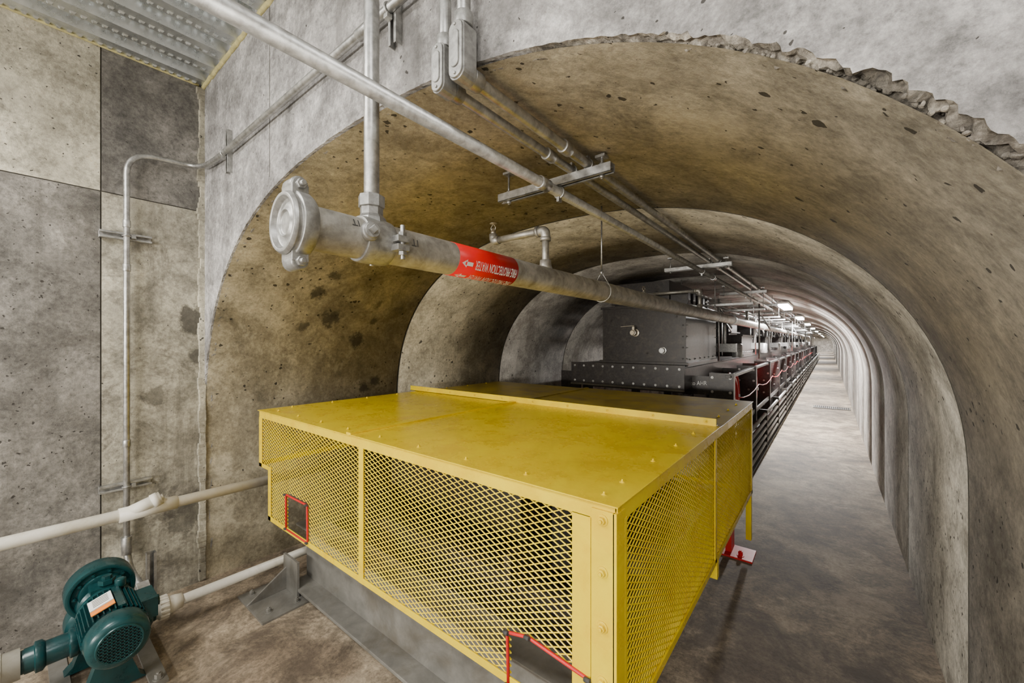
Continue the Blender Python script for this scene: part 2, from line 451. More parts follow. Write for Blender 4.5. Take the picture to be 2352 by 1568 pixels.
# bolts on top
for k in range(9): 
    xx=-2.75+k*.28; mb.bolt((xx,2.285,cz1+.03),(0,-1,0),.007,.005)
    mb.bolt((xx,Y0+.05,cz1+.006),(0,0,1),.006,.003)
for k in range(8):
    mb.bolt((cx1-.06,1.2+k*.28,cz1+.007),(0,0,1),.006,.003)
    mb.bolt((cx0+.05,1.2+k*.28,cz1+.004),(0,0,1),.006,.003)
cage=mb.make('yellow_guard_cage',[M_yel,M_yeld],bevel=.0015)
# expanded metal
def expanded(name,fn,u0,u1,v0,v1,keep,Lw=.046,S=.0215,wd=.0014,dp=.0017):
    q=MB(); nu=int((u1-u0)/(Lw/2))+1; nv=int((v1-v0)/(S/2))+1
    for i in range(nu):
        for j in range(nv):
            if (i+j)%2: continue
            for dj in (1,-1):
                a=(u0+i*Lw/2,v0+j*S/2); b=(u0+(i+1)*Lw/2,v0+(j+dj)*S/2)
                if b[0]>u1 or b[1]>v1+.001 or b[1]<v0-.001: continue
                if not keep((a[0]+b[0])/2,(a[1]+b[1])/2): continue
                du,dv=b[0]-a[0],b[1]-a[1]; l=math.hypot(du,dv); nu_,nv_=-dv/l*wd,du/l*wd
                n=len(q.v)
                for (p,w_) in ((a,0),(b,0)):
                    for sg,dd in ((-1,dp),(1,dp*.2),(1,-dp),(-1,-dp*.2)):
                        q.v.append(fn(p[0]+nu_*sg,p[1]+nv_*sg,dd))
                for k in range(4):
                    k2=(k+1)%4; q.face((n+k,n+k2,n+4+k2,n+4+k),0)
    return q.make(name,[M_yel],parent=cage,recalc=False)
def kf(u,v):
    if u<-2.74 and v<.75: return False
    if -2.50<u<-2.235 and v<.655: return False
    if -.82<u<-.53 and v<.61: return False
    return True
expanded('expanded_mesh_front',lambda u,v,d:(u,Y0+.003-d,v),-2.885,-.53,.445,1.065,kf)
expanded('expanded_mesh_side',lambda u,v,d:(cx1-.004+d,u,v),Y0+.05,cy1-.02,.445,1.065,lambda u,v:True)
expanded('expanded_mesh_left',lambda u,v,d:(cx0+.004+d,u,v),Y0+.02,cy1-.02,.75,1.065,lambda u,v:True)
# red edging on cutouts
mb=MB()
for pts in ([(-2.50,.45),(-2.505,.65),(-2.235,.655),(-2.23,.45),(-2.50,.45)],[(-.82,.43),(-.825,.60),(-.74,.622),(-.53,.60),(-.528,.43)]):
    pp=fillet([(a,Y0-.006,b) for a,b in pts],.012,3); mb.tube(pp,.0055,8)
    for a,b in pts[:-1]: mb.tube([(a-.01,Y0-.012,b),(a+.01,Y0-.015,b+.004)],.007,6,1)
mb.make('red_edge_trim_hose',[M_red,M_ink],parent=cage)

# grey base beam under the cage
mb=MB()
by=1.19
mb.box((-2.62,by-.005,.06),(-.62,by+.005,.40),0)
mb.box((-2.62,by-.11,.045),(-.62,by+.07,.062),0); mb.box((-2.62,by-.07,.40),(-.62,by+.07,.415),0)
mb.box((-2.64,by-.09,0.0),(-2.50,by+.09,.045),0); mb.box((-.8,by-.09,0.0),(-.64,by+.09,.045),0)
mb.box((-2.05,by-.05,0),(-1.2,by+.05,.045),1)
mb.make('base_beam',[M_beam,M_blk2],bevel=.003)
# floor anchor bracket
mb=MB()
mb.box((-2.80,.86,.0),(-2.42,1.12,.012),0)
mb.prism([(0,0),(.24,0),(0,.15)],(-2.66,1.10,.012),(0,-1,0),(0,0,1),(1,0,0),.012,0)
mb.box((-2.69,1.075,.012),(-2.5,1.09,.22),0)
for p in ((-2.75,.92),(-2.5,.92),(-2.75,1.06),(-2.47,1.06)): mb.bolt((p[0],p[1],.012),(0,0,1),.014,.02)
mb.make('floor_anchor_bracket',[M_beam],bevel=.002)

# machinery inside / behind cage
mb=MB()
for xx in (-2.45,-.74):
    mb.box((xx-.006,1.26,.06),(xx+.006,40,.36),0); mb.box((xx-.06,1.26,.045),(xx+.06,40,.06),0); mb.box((xx-.06,1.26,.36),(xx+.06,40,.375),0)
for yv in (1.45,1.95,2.6,3.2): mb.box((-2.5,yv,.38),(-.7,yv+.06,.46),0)
mb.box((-2.5,1.28,.376),(-.68,3.36,.385),0)  # dark pan added to make the cage interior look darker
for xx in (-2.2,-1.1):
    mb.box((xx-.02,1.35,.46),(xx+.02,3.3,.62),0)
mb.make('machine_rail_beams',[M_blk2])
mb=MB()
mb.cyl((-2.15,1.75,.74),(-1.15,1.75,.74),.24,seg=36); mb.cyl((-2.4,1.75,.74),(-.9,1.75,.74),.04)
for xx in (-2.3,-1.0): mb.box((xx-.05,1.63,.46),(xx+.05,1.87,.84),1)
mb.box((-2.3,2.6,.46),(-1.0,3.1,.9),1)
mb.make('tail_drum',[M_blk2,M_dark],bevel=.004)
mb=MB(); 
mb.box((-.66,3.22,0),(-.42,3.42,.012),0); mb.bolt((-.50,3.27,.012),(0,0,1),.016,.03); mb.box((-.60,3.28,.012),(-.56,3.40,.14),0)
mb.make('red_foot_plate',[M_red],bevel=.002)

# chassis frames
mb=MB()
FY=[4.63+1.62*k for k in range(24)]
for k,y in enumerate(FY):
    if k<14 or k%2==0:
        mb.box((-2.5,y,.98),(-.79,y+.014,1.18),0)
        mb.box((-1.0,y-.004,.10),(-.77,y+.012,1.22),0); mb.box((-2.5,y-.004,.10),(-2.36,y+.012,1.2),0)
        mb.box((-.785,y+.012,.10),(-.77,y+.09,1.22),0)
        if k<8:
            for xx in (-1.5,-1.3,-.97,-.80):
                for z in (1.02,1.17): mb.bolt((xx,y-.004,z),(0,-1,0),.010,.008,1)
            for z in (.5,.7,.9): mb.bolt((-.86,y-.004,z),(0,-1,0),.010,.008,1)
mb.box((-.84,4.6,1.17),(-.79,44,1.20),0); mb.box((-1.19,4.35,1.05),(-1.17,44,1.28),0); mb.box((-2.5,4.35,1.05),(-2.48,44,1.28),0)
mb.box((-.80,4.6,.58),(-.785,44,.64),0)
# base flange at front
mb.box((-2.5,4.33,1.03),(-1.17,4.35,1.30),0); mb.box((-2.5,4.31,1.03),(-1.17,4.33,1.05),2)
mb.box((-2.5,4.35,1.27),(-1.17,44,1.285),0)
for i in range(11):
    for z in (1.08,1.26): mb.bolt((-2.45+i*.123,4.33,z),(0,-1,0),.009,.007,1)
mb.box((-2.78,4.55,.95),(-2.5,4.58,1.17),0)
mb.make('machine_chassis_frame',[M_black,M_galv,M_beam],bevel=.002)

def cabinet(y0,y1,x0,x1,z0,z1,detail=False):
    q=MB(); q.box((x0,y0,z0),(x1,y1,z1),0)
    q.box((x0-.03,y0-.03,z0-.02),(x1+.03,y1+.03,z0+.02),0)
    q.box((x0-.02,y0-.02,z1-.015),(x1+.02,y1+.02,z1+.012),0)
    q.box((x0+.05,y0+.25,z1),(x1-.25,y1-.2,min(z1+.33,2.26)),0)
    q.box((x0+.02,y0+.2,z1+.05),(x1-.2,y1-.15,z1+.075),0)
    for z in [z0+.06+i*.12 for i in range(int((z1-z0-.1)/.12)+1)]:
        for xx in (x0+.03,x1-.03): q.bolt((xx,y0,z),(0,-1,0),.007,.005,0)
        for yv in (y0+.04,y1-.04): q.bolt((x1,yv,z),(1,0,0),.007,.005,1)
    for i in range(6):
        q.bolt((x1,y0+.15+i*.22,z0+.05),(1,0,0),.008,.006,1)
    if detail:
        # finned flange units on the shoulder of the cabinet
        for i in range(5):
            q.box((x1-.22,y0+.2+i*.22,z1+.012),(x1-.03,y0+.30+i*.22,z1+.15),0)
            q.box((x1-.25,y0+.19+i*.22,z1+.15),(x1-.0,y0+.31+i*.22,z1+.165),1)
        # ball valve with lever
        q.lathe((-1.75,y0,1.65),(0,-1,0),[(0,.045),(.015,.045),(.015,.022),(.05,.022),(.05,.034),(.09,.034),(.09,.026),(.11,.026)],20,2)
        q.obox((-1.75,y0-.07,1.70),(.012,0,0),(0,.012,0),(0,0,.02),2)
        q.obox((-1.82,y0-.07,1.725),(.08,0,.004),(0,.010,0),(0,0,.003),2)
        q.lathe((-1.44,y0,1.45),(0,-1,0),[(0,.04),(.012,.04),(.012,.024),(.04,.024),(.04,.03),(.055,.03)],20,1)
        for p in ((-2.05,1.80),(-1.3,1.82),(-2.05,1.42),(-1.62,1.42)): q.bolt((p[0],y0,p[1]),(0,-1,0),.013,.01,0)
    return q.make('black_equipment_cabinet',[M_black,M_galv,M_brass],bevel=.004)
cabinet(4.5,5.95,-2.16,-1.2,1.305,1.95,True)
yc=8.1; 
for k in range(8):
    cabinet(yc,yc+1.3,-2.1,-1.22,1.305,1.66); yc+=3.3

# sheaves
def sheave(y,x,z,R):
    q=MB(); 
    q.torus((x-.03,y,z),(1,0,0),R,.020,0,36,6); q.torus((x+.03,y,z),(1,0,0),R,.020,0,36,6)
    q.lathe((x-.03,y,z),(1,0,0),[(0,R-.045),(0,R-.005),(.06,R-.005),(.06,R-.045),(0,R-.045)],36,0,False)
    q.cyl((x-.05,y,z),(x+.05,y,z),.06); q.cyl((x-.09,y,z),(x+.09,y,z),.022,m=1)
    for i in range(6):
        a=i*math.pi/3+.3; d=Vector((0,math.cos(a),math.sin(a))); t=Vector((0,-math.sin(a),math.cos(a)))
        q.obox(Vector((x,y,z))+d*(R*.52),d*(R*.47),t*.024,Vector((.014,0,0)),0)
    return q.make('red_sheave_wheel',[M_red,M_galv])
for k,y in enumerate(FY[:16]):
    sheave(y+.55,-.90,.86,.27)
    sheave(y+1.15,-.98,.86,.27)
# rods beside machine & rope
mb=MB()
for i,(xx,z) in enumerate(((-.70,.14),(-.70,.24),(-.70,.34),(-.70,.44),(-.70,.54))):
    mb.cyl((xx,3.6,z),(xx,45,z),.022,seg=12)
for y in FY[:14]: mb.box((-.765,y+.3,.08),(-.675,y+.34,.60),1)
mb.make('side_conduit_bank',[M_galv,M_blk2])
mb=MB(); pts=[]
for i in range(15):
    y=4.6+1.62*i
    for t in (0,.25,.5,.75): pts.append((-.735,y+1.62*t,.98-.06*math.sin(math.pi*t)))
mb.tube(pts,.006,6); mb.make('red_pull_cord',[M_red])

# ------------------------------------------------------------------ fire main
PX,PZ,PR=-1.04,1.84,.057
mb=MB()
mb.cyl((PX,.46,PZ),(PX,46,PZ),PR,seg=40,m=0)
for y in (6.1,9.3,12.2,15.2,18.2,24,30): mb.lathe((PX,y,PZ),(0,1,0),[(-.03,PR),(-.03,PR+.012),(.03,PR+.012),(.03,PR)],28,1)
# end cap and grooved coupling
mb.lathe((PX,.412,PZ),(0,1,0),[(.010,.028),(.004,.032),(.010,.038),(.014,.052),(.012,.060),(-.002,.064),(-.002,.072),(.008,.078),(.012,.074),(.018,.074),(.020,.082),(.046,.082),(.058,.075),(.060,.058)],44,1)
for sgn in (1,-1):
    c=Vector((PX,.443,PZ+sgn*.094))
    mb.lathe(c+Vector((-.028,0,0)),(1,0,0),[(0,.017),(.003,.021),(.053,.021),(.056,.017)],16,1)
    mb.obox(c-Vector((0,0,sgn*.014)),(.030,0,0),(0,.020,0),(0,0,.014),1)
    mb.cyl(c+Vector((-.046,0,0)),c+Vector((.050,0,0)),.007,seg=10,m=2)
    mb.cyl(c+Vector((.028,0,0)),c+Vector((.040,0,0)),.013,seg=6,m=2,sm=False); mb.cyl(c+Vector((-.040,0,0)),c+Vector((-.028,0,0)),.012,seg=12,m=2)
# mechanical tee saddle + riser
TY=.655
mb.lathe((PX,TY,PZ),(0,1,0),[(-.045,PR),(-.045,PR+.007),(-.03,PR+.009),(.03,PR+.009),(.045,PR+.007),(.045,PR)],36,1)
mb.lathe((PX,TY,PZ+.045),(0,0,1),[(0,.044),(.02,.040),(.03,.032),(.05,.032),(.052,.037),(.085,.037),(.09,.026)],8,1,True,False)
mb.lathe((PX+.045,TY-.04,PZ+.008),(1,-.25,0),[(0,.030),(.012,.026),(.030,.024),(.031,.020),(.044,.020)],20,1)
mb.lathe((PX+.088,TY-.051,PZ+.008),(1,-.25,0),[(0,.013),(.013,.012)],4,1,True,False)
for sx in (1,-1):
    mb.obox((PX+sx*.074,TY+.045,PZ+.003),(.018,0,0),(0,.020,0),(0,0,.009),1)
    mb.obox((PX+sx*.074,TY+.045,PZ-.022),(.018,0,0),(0,.020,0),(0,0,.009),1)
    mb.cyl((PX+sx*.078,TY+.05,PZ-.055),(PX+sx*.078,TY+.05,PZ+.045),.007,seg=10,m=2)
    mb.cyl((PX+sx*.078,TY+.05,PZ+.012),(PX+sx*.078,TY+.05,PZ+.024),.013,seg=6,m=2,sm=False)
    mb.cyl((PX+sx*.078,TY+.05,PZ-.043),(PX+sx*.078,TY+.05,PZ-.031),.013,seg=6,m=2,sm=False)
mb.cyl((PX,TY,PZ+.12),(PX,TY,3.24),.0215,seg=24,m=3)
fire=mb.make('fire_protection_pipe',[M_pipe,M_cast,M_galv,M_galv],bevel=.0015)
# label
mb=MB(); mb.lathe((PX,.955,PZ),(0,1,0),[(0,PR),(0,PR+.0012),(.325,PR+.0012),(.325,PR)],48,0,False)
mb.make('red_label_band',[M_redlab],parent=fire)
def text_mesh(body,bold=0):
    cu=bpy.data.curves.new('t','FONT'); cu.body=body; cu.size=1; cu.align_x='CENTER'; cu.align_y='CENTER'; cu.resolution_u=3; cu.offset=bold
    ob=bpy.data.objects.new('t',cu); scene.collection.objects.link(ob)
    dg=bpy.context.evaluated_depsgraph_get(); me=bpy.data.meshes.new_from_object(ob.evaluated_get(dg))
    bpy.data.objects.remove(ob); 
    bm=bmesh.new(); bm.from_mesh(me)
    ys_=[v.co.y for v in bm.verts]; y0_,y1_=min(ys_),max(ys_)
    for i in range(1,8):
        bmesh.ops.bisect_plane(bm,geom=bm.verts[:]+bm.edges[:]+bm.faces[:],plane_co=(0,y0_+(y1_-y0_)*i/8,0),plane_no=(0,1,0))
    xs=[v.co.x for v in bm.verts]; 
    cxm=(min(xs)+max(xs))/2; cym=(y0_+y1_)/2
    for v in bm.verts: v.co.x=(v.co.x-cxm)/(max(xs)-min(xs)); v.co.y=(v.co.y-cym)/(y1_-y0_)
    bm.to_mesh(me); bm.free(); return me
def wrap_text(name,body,yc,width,height,phi0,mat,R,flip=True,parent=None,bold=0):
    me=text_mesh(body,bold)
    for v in me.vertices:
        u=v.co.x*width; w_=v.co.y*height
        if flip: Y=yc-u; ph=phi0-w_/R
        else: Y=yc+u; ph=phi0+w_/R
        v.co=(PX+R*math.cos(ph),Y,PZ+R*math.sin(ph))
    me.materials.clear(); me.materials.append(mat)
    ob=bpy.data.objects.new(name,me); scene.collection.objects.link(ob); ob.parent=parent
for i,ph in enumerate((-.34,-1.30)):
    wrap_text('label_text_%d'%(i+1),'FIRE PROTECTION WATER',1.150,.235,.034,ph,M_white,PR+.0022,True,fire,.006)
    mb=MB(); R=PR+.0022
    pl=[(.966,0),(.991,.014),(.991,.007),(1.020,.007),(1.020,-.007),(.991,-.007),(.991,-.014)]
    for (y,w_) in pl: a=ph+w_/R; mb.v.append((PX+R*math.cos(a),y,PZ+R*math.sin(a)))
    mb.face((0,1,2,5,6)); mb.face((2,3,4,5)); mb.make('label_arrow_%d'%(i+1),[M_white],parent=fire,recalc=False)
wrap_text('marker_note_1','IT',.575,.022,.022,.5,M_ink,PR+.0012,True,fire)
wrap_text('marker_note_2','IT',.765,.024,.022,.15,M_ink,PR+.0012,True,fire)
# sprinkler branches
for k,y in enumerate((1.562,4.4,7.4,10.4,13.4)):
    q=MB(); z1=PZ+.23; xl=-1.364 if k!=1 else -1.62; r=.0165
    q.cyl((PX,y,PZ+.03),(PX,y,z1-.02),r); q.lathe((PX,y,PZ+.045),(0,0,1),[(0,.034),(.02,.028),(.045,.026),(.045,.02)],20)
    q.tube(fillet([(PX,y,z1-.045),(PX,y,z1),(PX-.045,y,z1)],.03),.023); q.lathe((PX,y,z1-.05),(0,0,1),[(0,.026),(.016,.026)],20)
    q.cyl((PX-.05,y,z1),(PX-.036,y,z1),.026)
    q.cyl((PX-.03,y,z1),(xl+.03,y,z1),r)
    q.tube(fillet([(xl+.04,y,z1),(xl,y,z1),(xl,y,z1+.035)],.02),.021)
    q.lathe((xl,y,z1+.035),(0,0,1),[(0,.014),(.018,.014),(.018,.008),(.03,.008)],12,1)
    for s_ in (1,-1): q.tube([(xl+s_*.010,y,z1+.05),(xl+s_*.016,y,z1+.07),(xl,y,z1+.088)],.0025,6,1)
    q.lathe((xl,y,z1+.088),(0,0,1),[(0,.008),(.001,.019),(.003,.019)],16,1)
    q.make('sprinkler_branch_pipe',[M_pipe,M_brass])
# hangers for fire main
def crown(x):
    u=min(1,abs(x-XC)/A); return ZS+B*(1-u**PW)**(1/PW)
for y in (2.15,5.1,8.1,11.1,14.1,17.1):
    q=MB(); q.cyl((PX,y,PZ+.11),(PX,y,crown(PX)-.001),.005,seg=8)
    q.torus((PX,y,PZ),(0,1,0),PR+.002,.003,0,28,6)
    q.tube([(PX-.045,y,PZ+.04),(PX,y,PZ+.115),(PX+.045,y,PZ+.04)],.003,6); q.cyl((PX,y,PZ+.10),(PX,y,PZ+.125),.010,seg=6)
    q.make('pipe_hanger',[M_galv])

# ------------------------------------------------------------------ overhead conduits and trapezes
CX1,CZ1=-.896,CAMZ+.630
mb=MB(); mb.cyl((CX1,-3.1,CZ1),(CX1,46,CZ1),.0205,seg=24)
for y in (1.30,4.3,7.3,10.3): mb.cyl((CX1,y,CZ1),(CX1,y+.06,CZ1),.0255,seg=24)
mb.make('overhead_conduit',[M_galv])
for (cxx,cz,top) in ((-.832,CAMZ+.705,False),(-.760,CAMZ+.712,True)):
    q=MB(); r=.0165 if not top else .0185; yb=.755
    q.cyl((cxx,yb+.01,cz),(cxx,46,cz),r,seg=20)
    q.cyl((cxx,yb+.02,cz),(cxx,yb+.055,cz),r+.008,seg=20)
    q.cyl((cxx,1.25,cz),(cxx,1.30,cz),r+.006,seg=20); q.cyl((cxx,4.2,cz),(cxx,4.26,cz),r+.006,seg=20)
    H=.155 if top else .135; hw=.027 if top else .024; zb=cz-.03
    # LB body: rounded capsule prism
    cap=[]
    for i in range(9): a=math.pi+math.pi*i/8; cap.append((hw*math.cos(a),hw*.8*math.sin(a)+hw*.8))
    for i in range(9): a=math.pi*i/8; cap.append((hw*math.cos(a),H-hw*.8+hw*.8*math.sin(a)))
    q.prism(cap,(cxx,yb-.03,zb),(1,0,0),(0,0,1),(0,1,0),.048,1)
    c2=[(a*.90,(b-H/2)*.95+H/2) for a,b in cap]; q.prism(c2,(cxx,yb-.036,zb),(1,0,0),(0,0,1),(0,1,0),.007,1)
    c3=[(a*.55,(b-H/2)*.62+H/2) for a,b in cap]; q.prism(c3,(cxx,yb-.040,zb),(1,0,0),(0,0,1),(0,1,0),.005,1)
    for zz in (zb+.014,zb+H-.014): q.cyl((cxx,yb-.040,zz),(cxx,yb-.030,zz),.004,seg=8,m=0)
    q.cyl((cxx,yb-.004,zb+H-.005),(cxx,yb-.004,zb+H+.03),r+.007,seg=20,m=1)
    if top: q.cyl((cxx,yb-.004,zb+H),(cxx,yb-.004,3.22),r,seg=20)
    else: q.tube(fillet([(cxx,yb-.004,zb+H),(cxx,yb-.004,zb+H+.20),(cxx-.10,yb-.004,zb+H+.42),(cxx-.10,yb-.004,3.22)],.10),r,20)
    q.make('conduit_with_junction_body',[M_galv,M_cast],bevel=.002)
def strut(q,p0,p1,up,w=.041,h=.041,m=0):
    p0=Vector(p0);p1=Vector(p1);d=(p1-p0); L=d.length; dn=d.normalized(); up=Vector(up); sd=dn.cross(up).normalized()
    c=(p0+p1)/2
    q.obox(c-up*(h/2-.0015),d/2,sd*(w/2),up*.0015,m)
    for s_ in (1,-1):
        q.obox(c+sd*s_*(w/2-.0015),d/2,sd*.0015,up*(h/2),m)
        q.obox(c+sd*s_*(w/2-.006)+up*(h/2-.001),d/2,sd*.006,up*.0015,m)
for y in [1.45+2.42*k for k in range(14)]:
    q=MB(); zt=CAMZ+.672
    x0,x1=-1.22,-.655
    strut(q,(x0,y,zt-.0),(x1,y,zt-.0),(0,0,-1),.041,.036)
    q.box((x0,y-.003,zt-.002),(x1,y+.003,zt+.002),0)
    for xx in (x0+.05,x1-.045):
        q.cyl((xx,y,zt-.035),(xx,y,crown(xx)-.001),.005,seg=8); q.cyl((xx,y,zt+.018),(xx,y,zt+.028),.011,seg=6); q.cyl((xx,y,zt-.03),(xx,y,zt-.019),.011,seg=6)
        q.box((xx-.02,y-.02,crown(xx)-.022),(xx+.02,y+.02,crown(xx)-.012),0)
    q.torus((CX1,y,CZ1),(0,1,0),.023,.004,0,20,6); q.box((CX1-.006,y-.012,CZ1-.04),(CX1+.006,y+.012,CZ1-.02),0)
    for cxx,cz in ((-.832,CAMZ+.705),(-.76,CAMZ+.712)):
        q.torus((cxx,y,cz),(0,1,0),.0195,.003,0,20,6); q.box((cxx-.005,y-.012,cz+.016),(cxx+.005,y+.012,cz+.032),0)
    q.make('strut_trapeze',[M_galv])

# small EMT conduit on walls
mb=MB(); xw=-3.135; yv=.418; zt=2.635
path=[(xw,yv,.40),(xw,yv,zt),(xw,.72,zt+.015),(-3.02,YH-.035,zt),(-2.80,YH-.035,zt-.02),(-2.62,YH-.035,zt-.02),(2.5,YH-.035,zt-.03)]
mb.tube(fillet(path,.13,10),.0145,16)
for z in (2.20,1.95,.95): mb.cyl((xw,yv,z),(xw,yv,z+.04),.018,seg=16)
mb.cyl((-1.28,YH-.035,zt-.025),(-1.20,YH-.035,zt-.025),.019,seg=16); mb.cyl((-.95,YH-.035,zt-.026),(-.87,YH-.035,zt-.026),.019,seg=16)
for z in (2.15,.725):
    strut(mb,(-3.165,.31,z),(-3.165,.53,z),(1,0,0),.041,.036)
    mb.torus((xw,yv,z),(0,0,1),.018,.004,0,20,6); mb.box((xw-.01,yv+.02,z-.01),(xw+.005,yv+.04,z+.01),0)
for xx in (-2.67,-1.10):
    strut(mb,(xx,YH-.01,zt-.13),(xx,YH-.01,zt+.11),(0,-1,0),.041,.03)
    mb.torus((xx,YH-.035,zt-.025),(1,0,0),.018,.004,0,20,6); mb.box((xx-.01,YH-.05,zt-.06),(xx+.01,YH-.03,zt-.045),0)
# flexible drop with LB fitting to the pump
mb.cyl((xw,yv,.34),(xw,yv,.44),.024,seg=16)
mb.tube(fillet([(xw,yv,.36),(xw+.02,yv+.01,.26),(-2.93,.455,.20)],.05),.017,16,0)
mb.obox((-2.875,.46,.175),(.062,.01,-.055),(0,.026,0),(.017,0,.019),1)
mb.tube(fillet([(-2.83,.46,.13),(-2.75,.45,.08),(-2.66,.40,.18)],.05),.016,16,1)
mb.make('wall_conduit',[M_galv,M_cast],bevel=.0015)
mb=MB(); strut(mb,(-3.0,.50,0.0),(-3.0,.50,.36),(1,0,0)); mb.box((-3.06,.45,0),(-2.94,.56,.01),0); mb.bolt((-2.96,.54,.01),(0,0,1),.01,.015)
mb.make('floor_strut_post',[M_galv])

# ------------------------------------------------------------------ PVC pipes
mb=MB()
mb.cyl((-2.93,-1.5,.645),(-2.93,1.5,.625),.030,seg=28)
mb.cyl((-2.93,.36,.632),(-2.93,.60,.631),.037,seg=28)
mb.cyl((-2.93,.40,.635),(-2.91,.50,.675),.033,seg=24); mb.lathe((-2.912,.49,.671),(.015,.12,.05),[(0,.038),(.03,.038),(.03,.034),(.04,.034),(.04,.014),(.05,.014)],20)
mb.make('pvc_drain_pipe',[M_pvc])
mb=MB()
mb.cyl((-2.77,.52,.14),(-2.77,3.3,.14),.026,seg=24)
mb.lathe((-2.77,.47,.14),(0,1,0),[(0,.034),(0,.046),(.02,.048),(.02,.054),(.06,.054),(.06,.046),(.085,.042),(.12,.036),(.12,.028)],24)
for i in range(16):
    a=i*math.pi/8; mb.obox((-2.77+.054*math.cos(a),.51,.14+.054*math.sin(a)),(.004,0,0),(0,.018,0),(0,0,.004))
mb.make('pvc_discharge_pipe',[M_pvc])

# ------------------------------------------------------------------ pump
mb=MB(); mz=.31; my=.285
# motor: lathe along -X from fan end
mb.lathe((-2.28,my,mz),(-1,0,0),[(0,.070),(.004,.088),(.015,.098),(.09,.102),(.09,.095),(.10,.095),(.10,.090),(.32,.090),(.32,.102),(.345,.102),(.355,.08),(.39,.06)],40,0)
for i in range(36):
    a=2*math.pi*i/36; c=Vector((-2.49,my+.096*math.cos(a),mz+.096*math.sin(a)))
    mb.obox(c,(.108,0,0),(0,.009*math.cos(a),.009*math.sin(a)),(0,-.002*math.sin(a),.002*math.cos(a)),0)
# fan grille: dark disk and ribs
mb.cyl((-2.281,my,mz),(-2.279,my,mz),.068,seg=32,m=1)
for i in range(-5,6):
    h=math.sqrt(max(0,.068**2-(i*.0125)**2))
    mb.box((-2.279,my-h,mz+i*.0125-.002),(-2.274,my+h,mz+i*.0125+.002),0)
    mb.box((-2.279,my+i*.0125-.002,mz-h),(-2.274,my+i*.0125+.002,mz+h),0)
mb.torus((-2.278,my,mz),(1,0,0),.07,.005,0,32,6)
# nameplates on motor top
mb.obox((-2.50,my-.035,mz+.103),(.045,0,0),(0,.036,.012),(0,-.001,.0015),2)
mb.obox((-2.425,my-.035,mz+.105),(.018,0,0),(0,.036,.012),(0,-.001,.0015),3)
for i in range(5): mb.obox((-2.53+i*.014,my-.035,mz+.105),(.002,0,0),(0,.024,.008),(0,-.0005,.0012),4)
mb.obox((-2.49,my+.02,mz+.10),(.10,0,0),(0,.012,0),(0,0,.006),0)
# terminal box
mb.box((-2.60,my+.085,mz-.04),(-2.46,my+.15,mz+.05),0)
mb.cyl((-2.53,my+.14,mz),(-2.53,my+.165,mz),.024,seg=16)
# pump bracket + arched volute housing
mb.lathe((-2.66,my,mz),(-1,0,0),[(0,.06),(.03,.07),(.04,.09),(.05,.10)],40,0)
vz=.365
mb.lathe((-2.70,my-.01,vz),(-1,0,0),[(0,.06),(0,.075),(.014,.080),(.014,.098),(.0,.104),(.0,.118),(.03,.121),(.10,.121),(.115,.112),(.12,.07)],44,0)
for i in range(6):
    a=math.pi*i/5; mb.bolt((-2.716,my-.01+.089*math.cos(a),vz+.089*math.sin(a)),(1,0,0),.008,.010,0)
mb.lathe((-2.80,my,.22),(1,0,0),[(-.02,.09),(0,.13),(.09,.13),(.11,.09)],36,0)
mb.lathe((-2.64,my,mz+.115),(0,0,1),[(0,.03),(.02,.03),(.02,.018),(.035,.018)],6,0,True,False)
mb.lathe((-2.60,my+.04,mz+.10),(0,0,1),[(0,.02),(.03,.02),(.035,.012)],12,0)
mb.box((-2.70,my-.055,mz+.06),(-2.62,my+.055,mz+.105),0)
mb.tube(fillet([(-2.78,my-.03,.20),(-2.66,my-.05,.20),(-2.66,.04,.20)],.05),.050,20,0)
mb.lathe((-2.66,.10,.20),(0,-1,0),[(0,.05),(.01,.062),(.03,.062),(.035,.046),(.09,.046)],24,0)
mb.lathe((-2.66,.20,.20),(0,-1,0),[(0,.05),(.01,.060),(.03,.060),(.035,.05)],24,0)
mb.tube(fillet([(-2.70,my+.08,.14),(-2.68,.42,.14),(-2.77,.42,.14),(-2.77,.48,.14)],.04),.040,20,0)
mb.lathe((-2.77,.44,.14),(0,1,0),[(0,.048),(.035,.048)],24,0)
# feet
mb.prism([(-.13,0),(.13,0),(.10,.03),(.05,.18),(-.05,.18),(-.10,.03)],(-2.80,my,0.012),(0,1,0),(0,0,1),(1,0,0),.06,0)
mb.prism([(-.11,0),(.11,0),(.09,.02),(.03,.21),(-.03,.21),(-.09,.02)],(-2.52,my,0.012),(0,1,0),(0,0,1),(1,0,0),.05,0)
mb.box((-2.95,my-.17,0),(-2.36,my-.11,.014),4); mb.box((-2.95,my+.11,0),(-2.36,my+.17,.014),4)
for p in ((-2.40,my+.14),(-2.40,my-.14)): mb.bolt((p[0],p[1],.014),(0,0,1),.014,.02,4)
mb.make('teal_water_pump',[M_teal,M_dark,M_white,M_orange,M_beam],bevel=.002)
mb=MB()
mb.cyl((-2.66,.05,.20),(-2.66,-1.2,.20),.045,seg=28)
mb.lathe((-2.66,.03,.20),(0,-1,0),[(0,.048),(.0,.060),(.05,.060),(.05,.068),(.10,.068),(.10,.056),(.16,.054)],28)
for i in range(18):
    a=i*math.pi/9; mb.obox((-2.66+.068*math.cos(a),-.045,.20+.068*math.sin(a)),(.004,0,0),(0,.022,0),(0,0,.004))
mb.make('pvc_suction_pipe',[M_pvc])

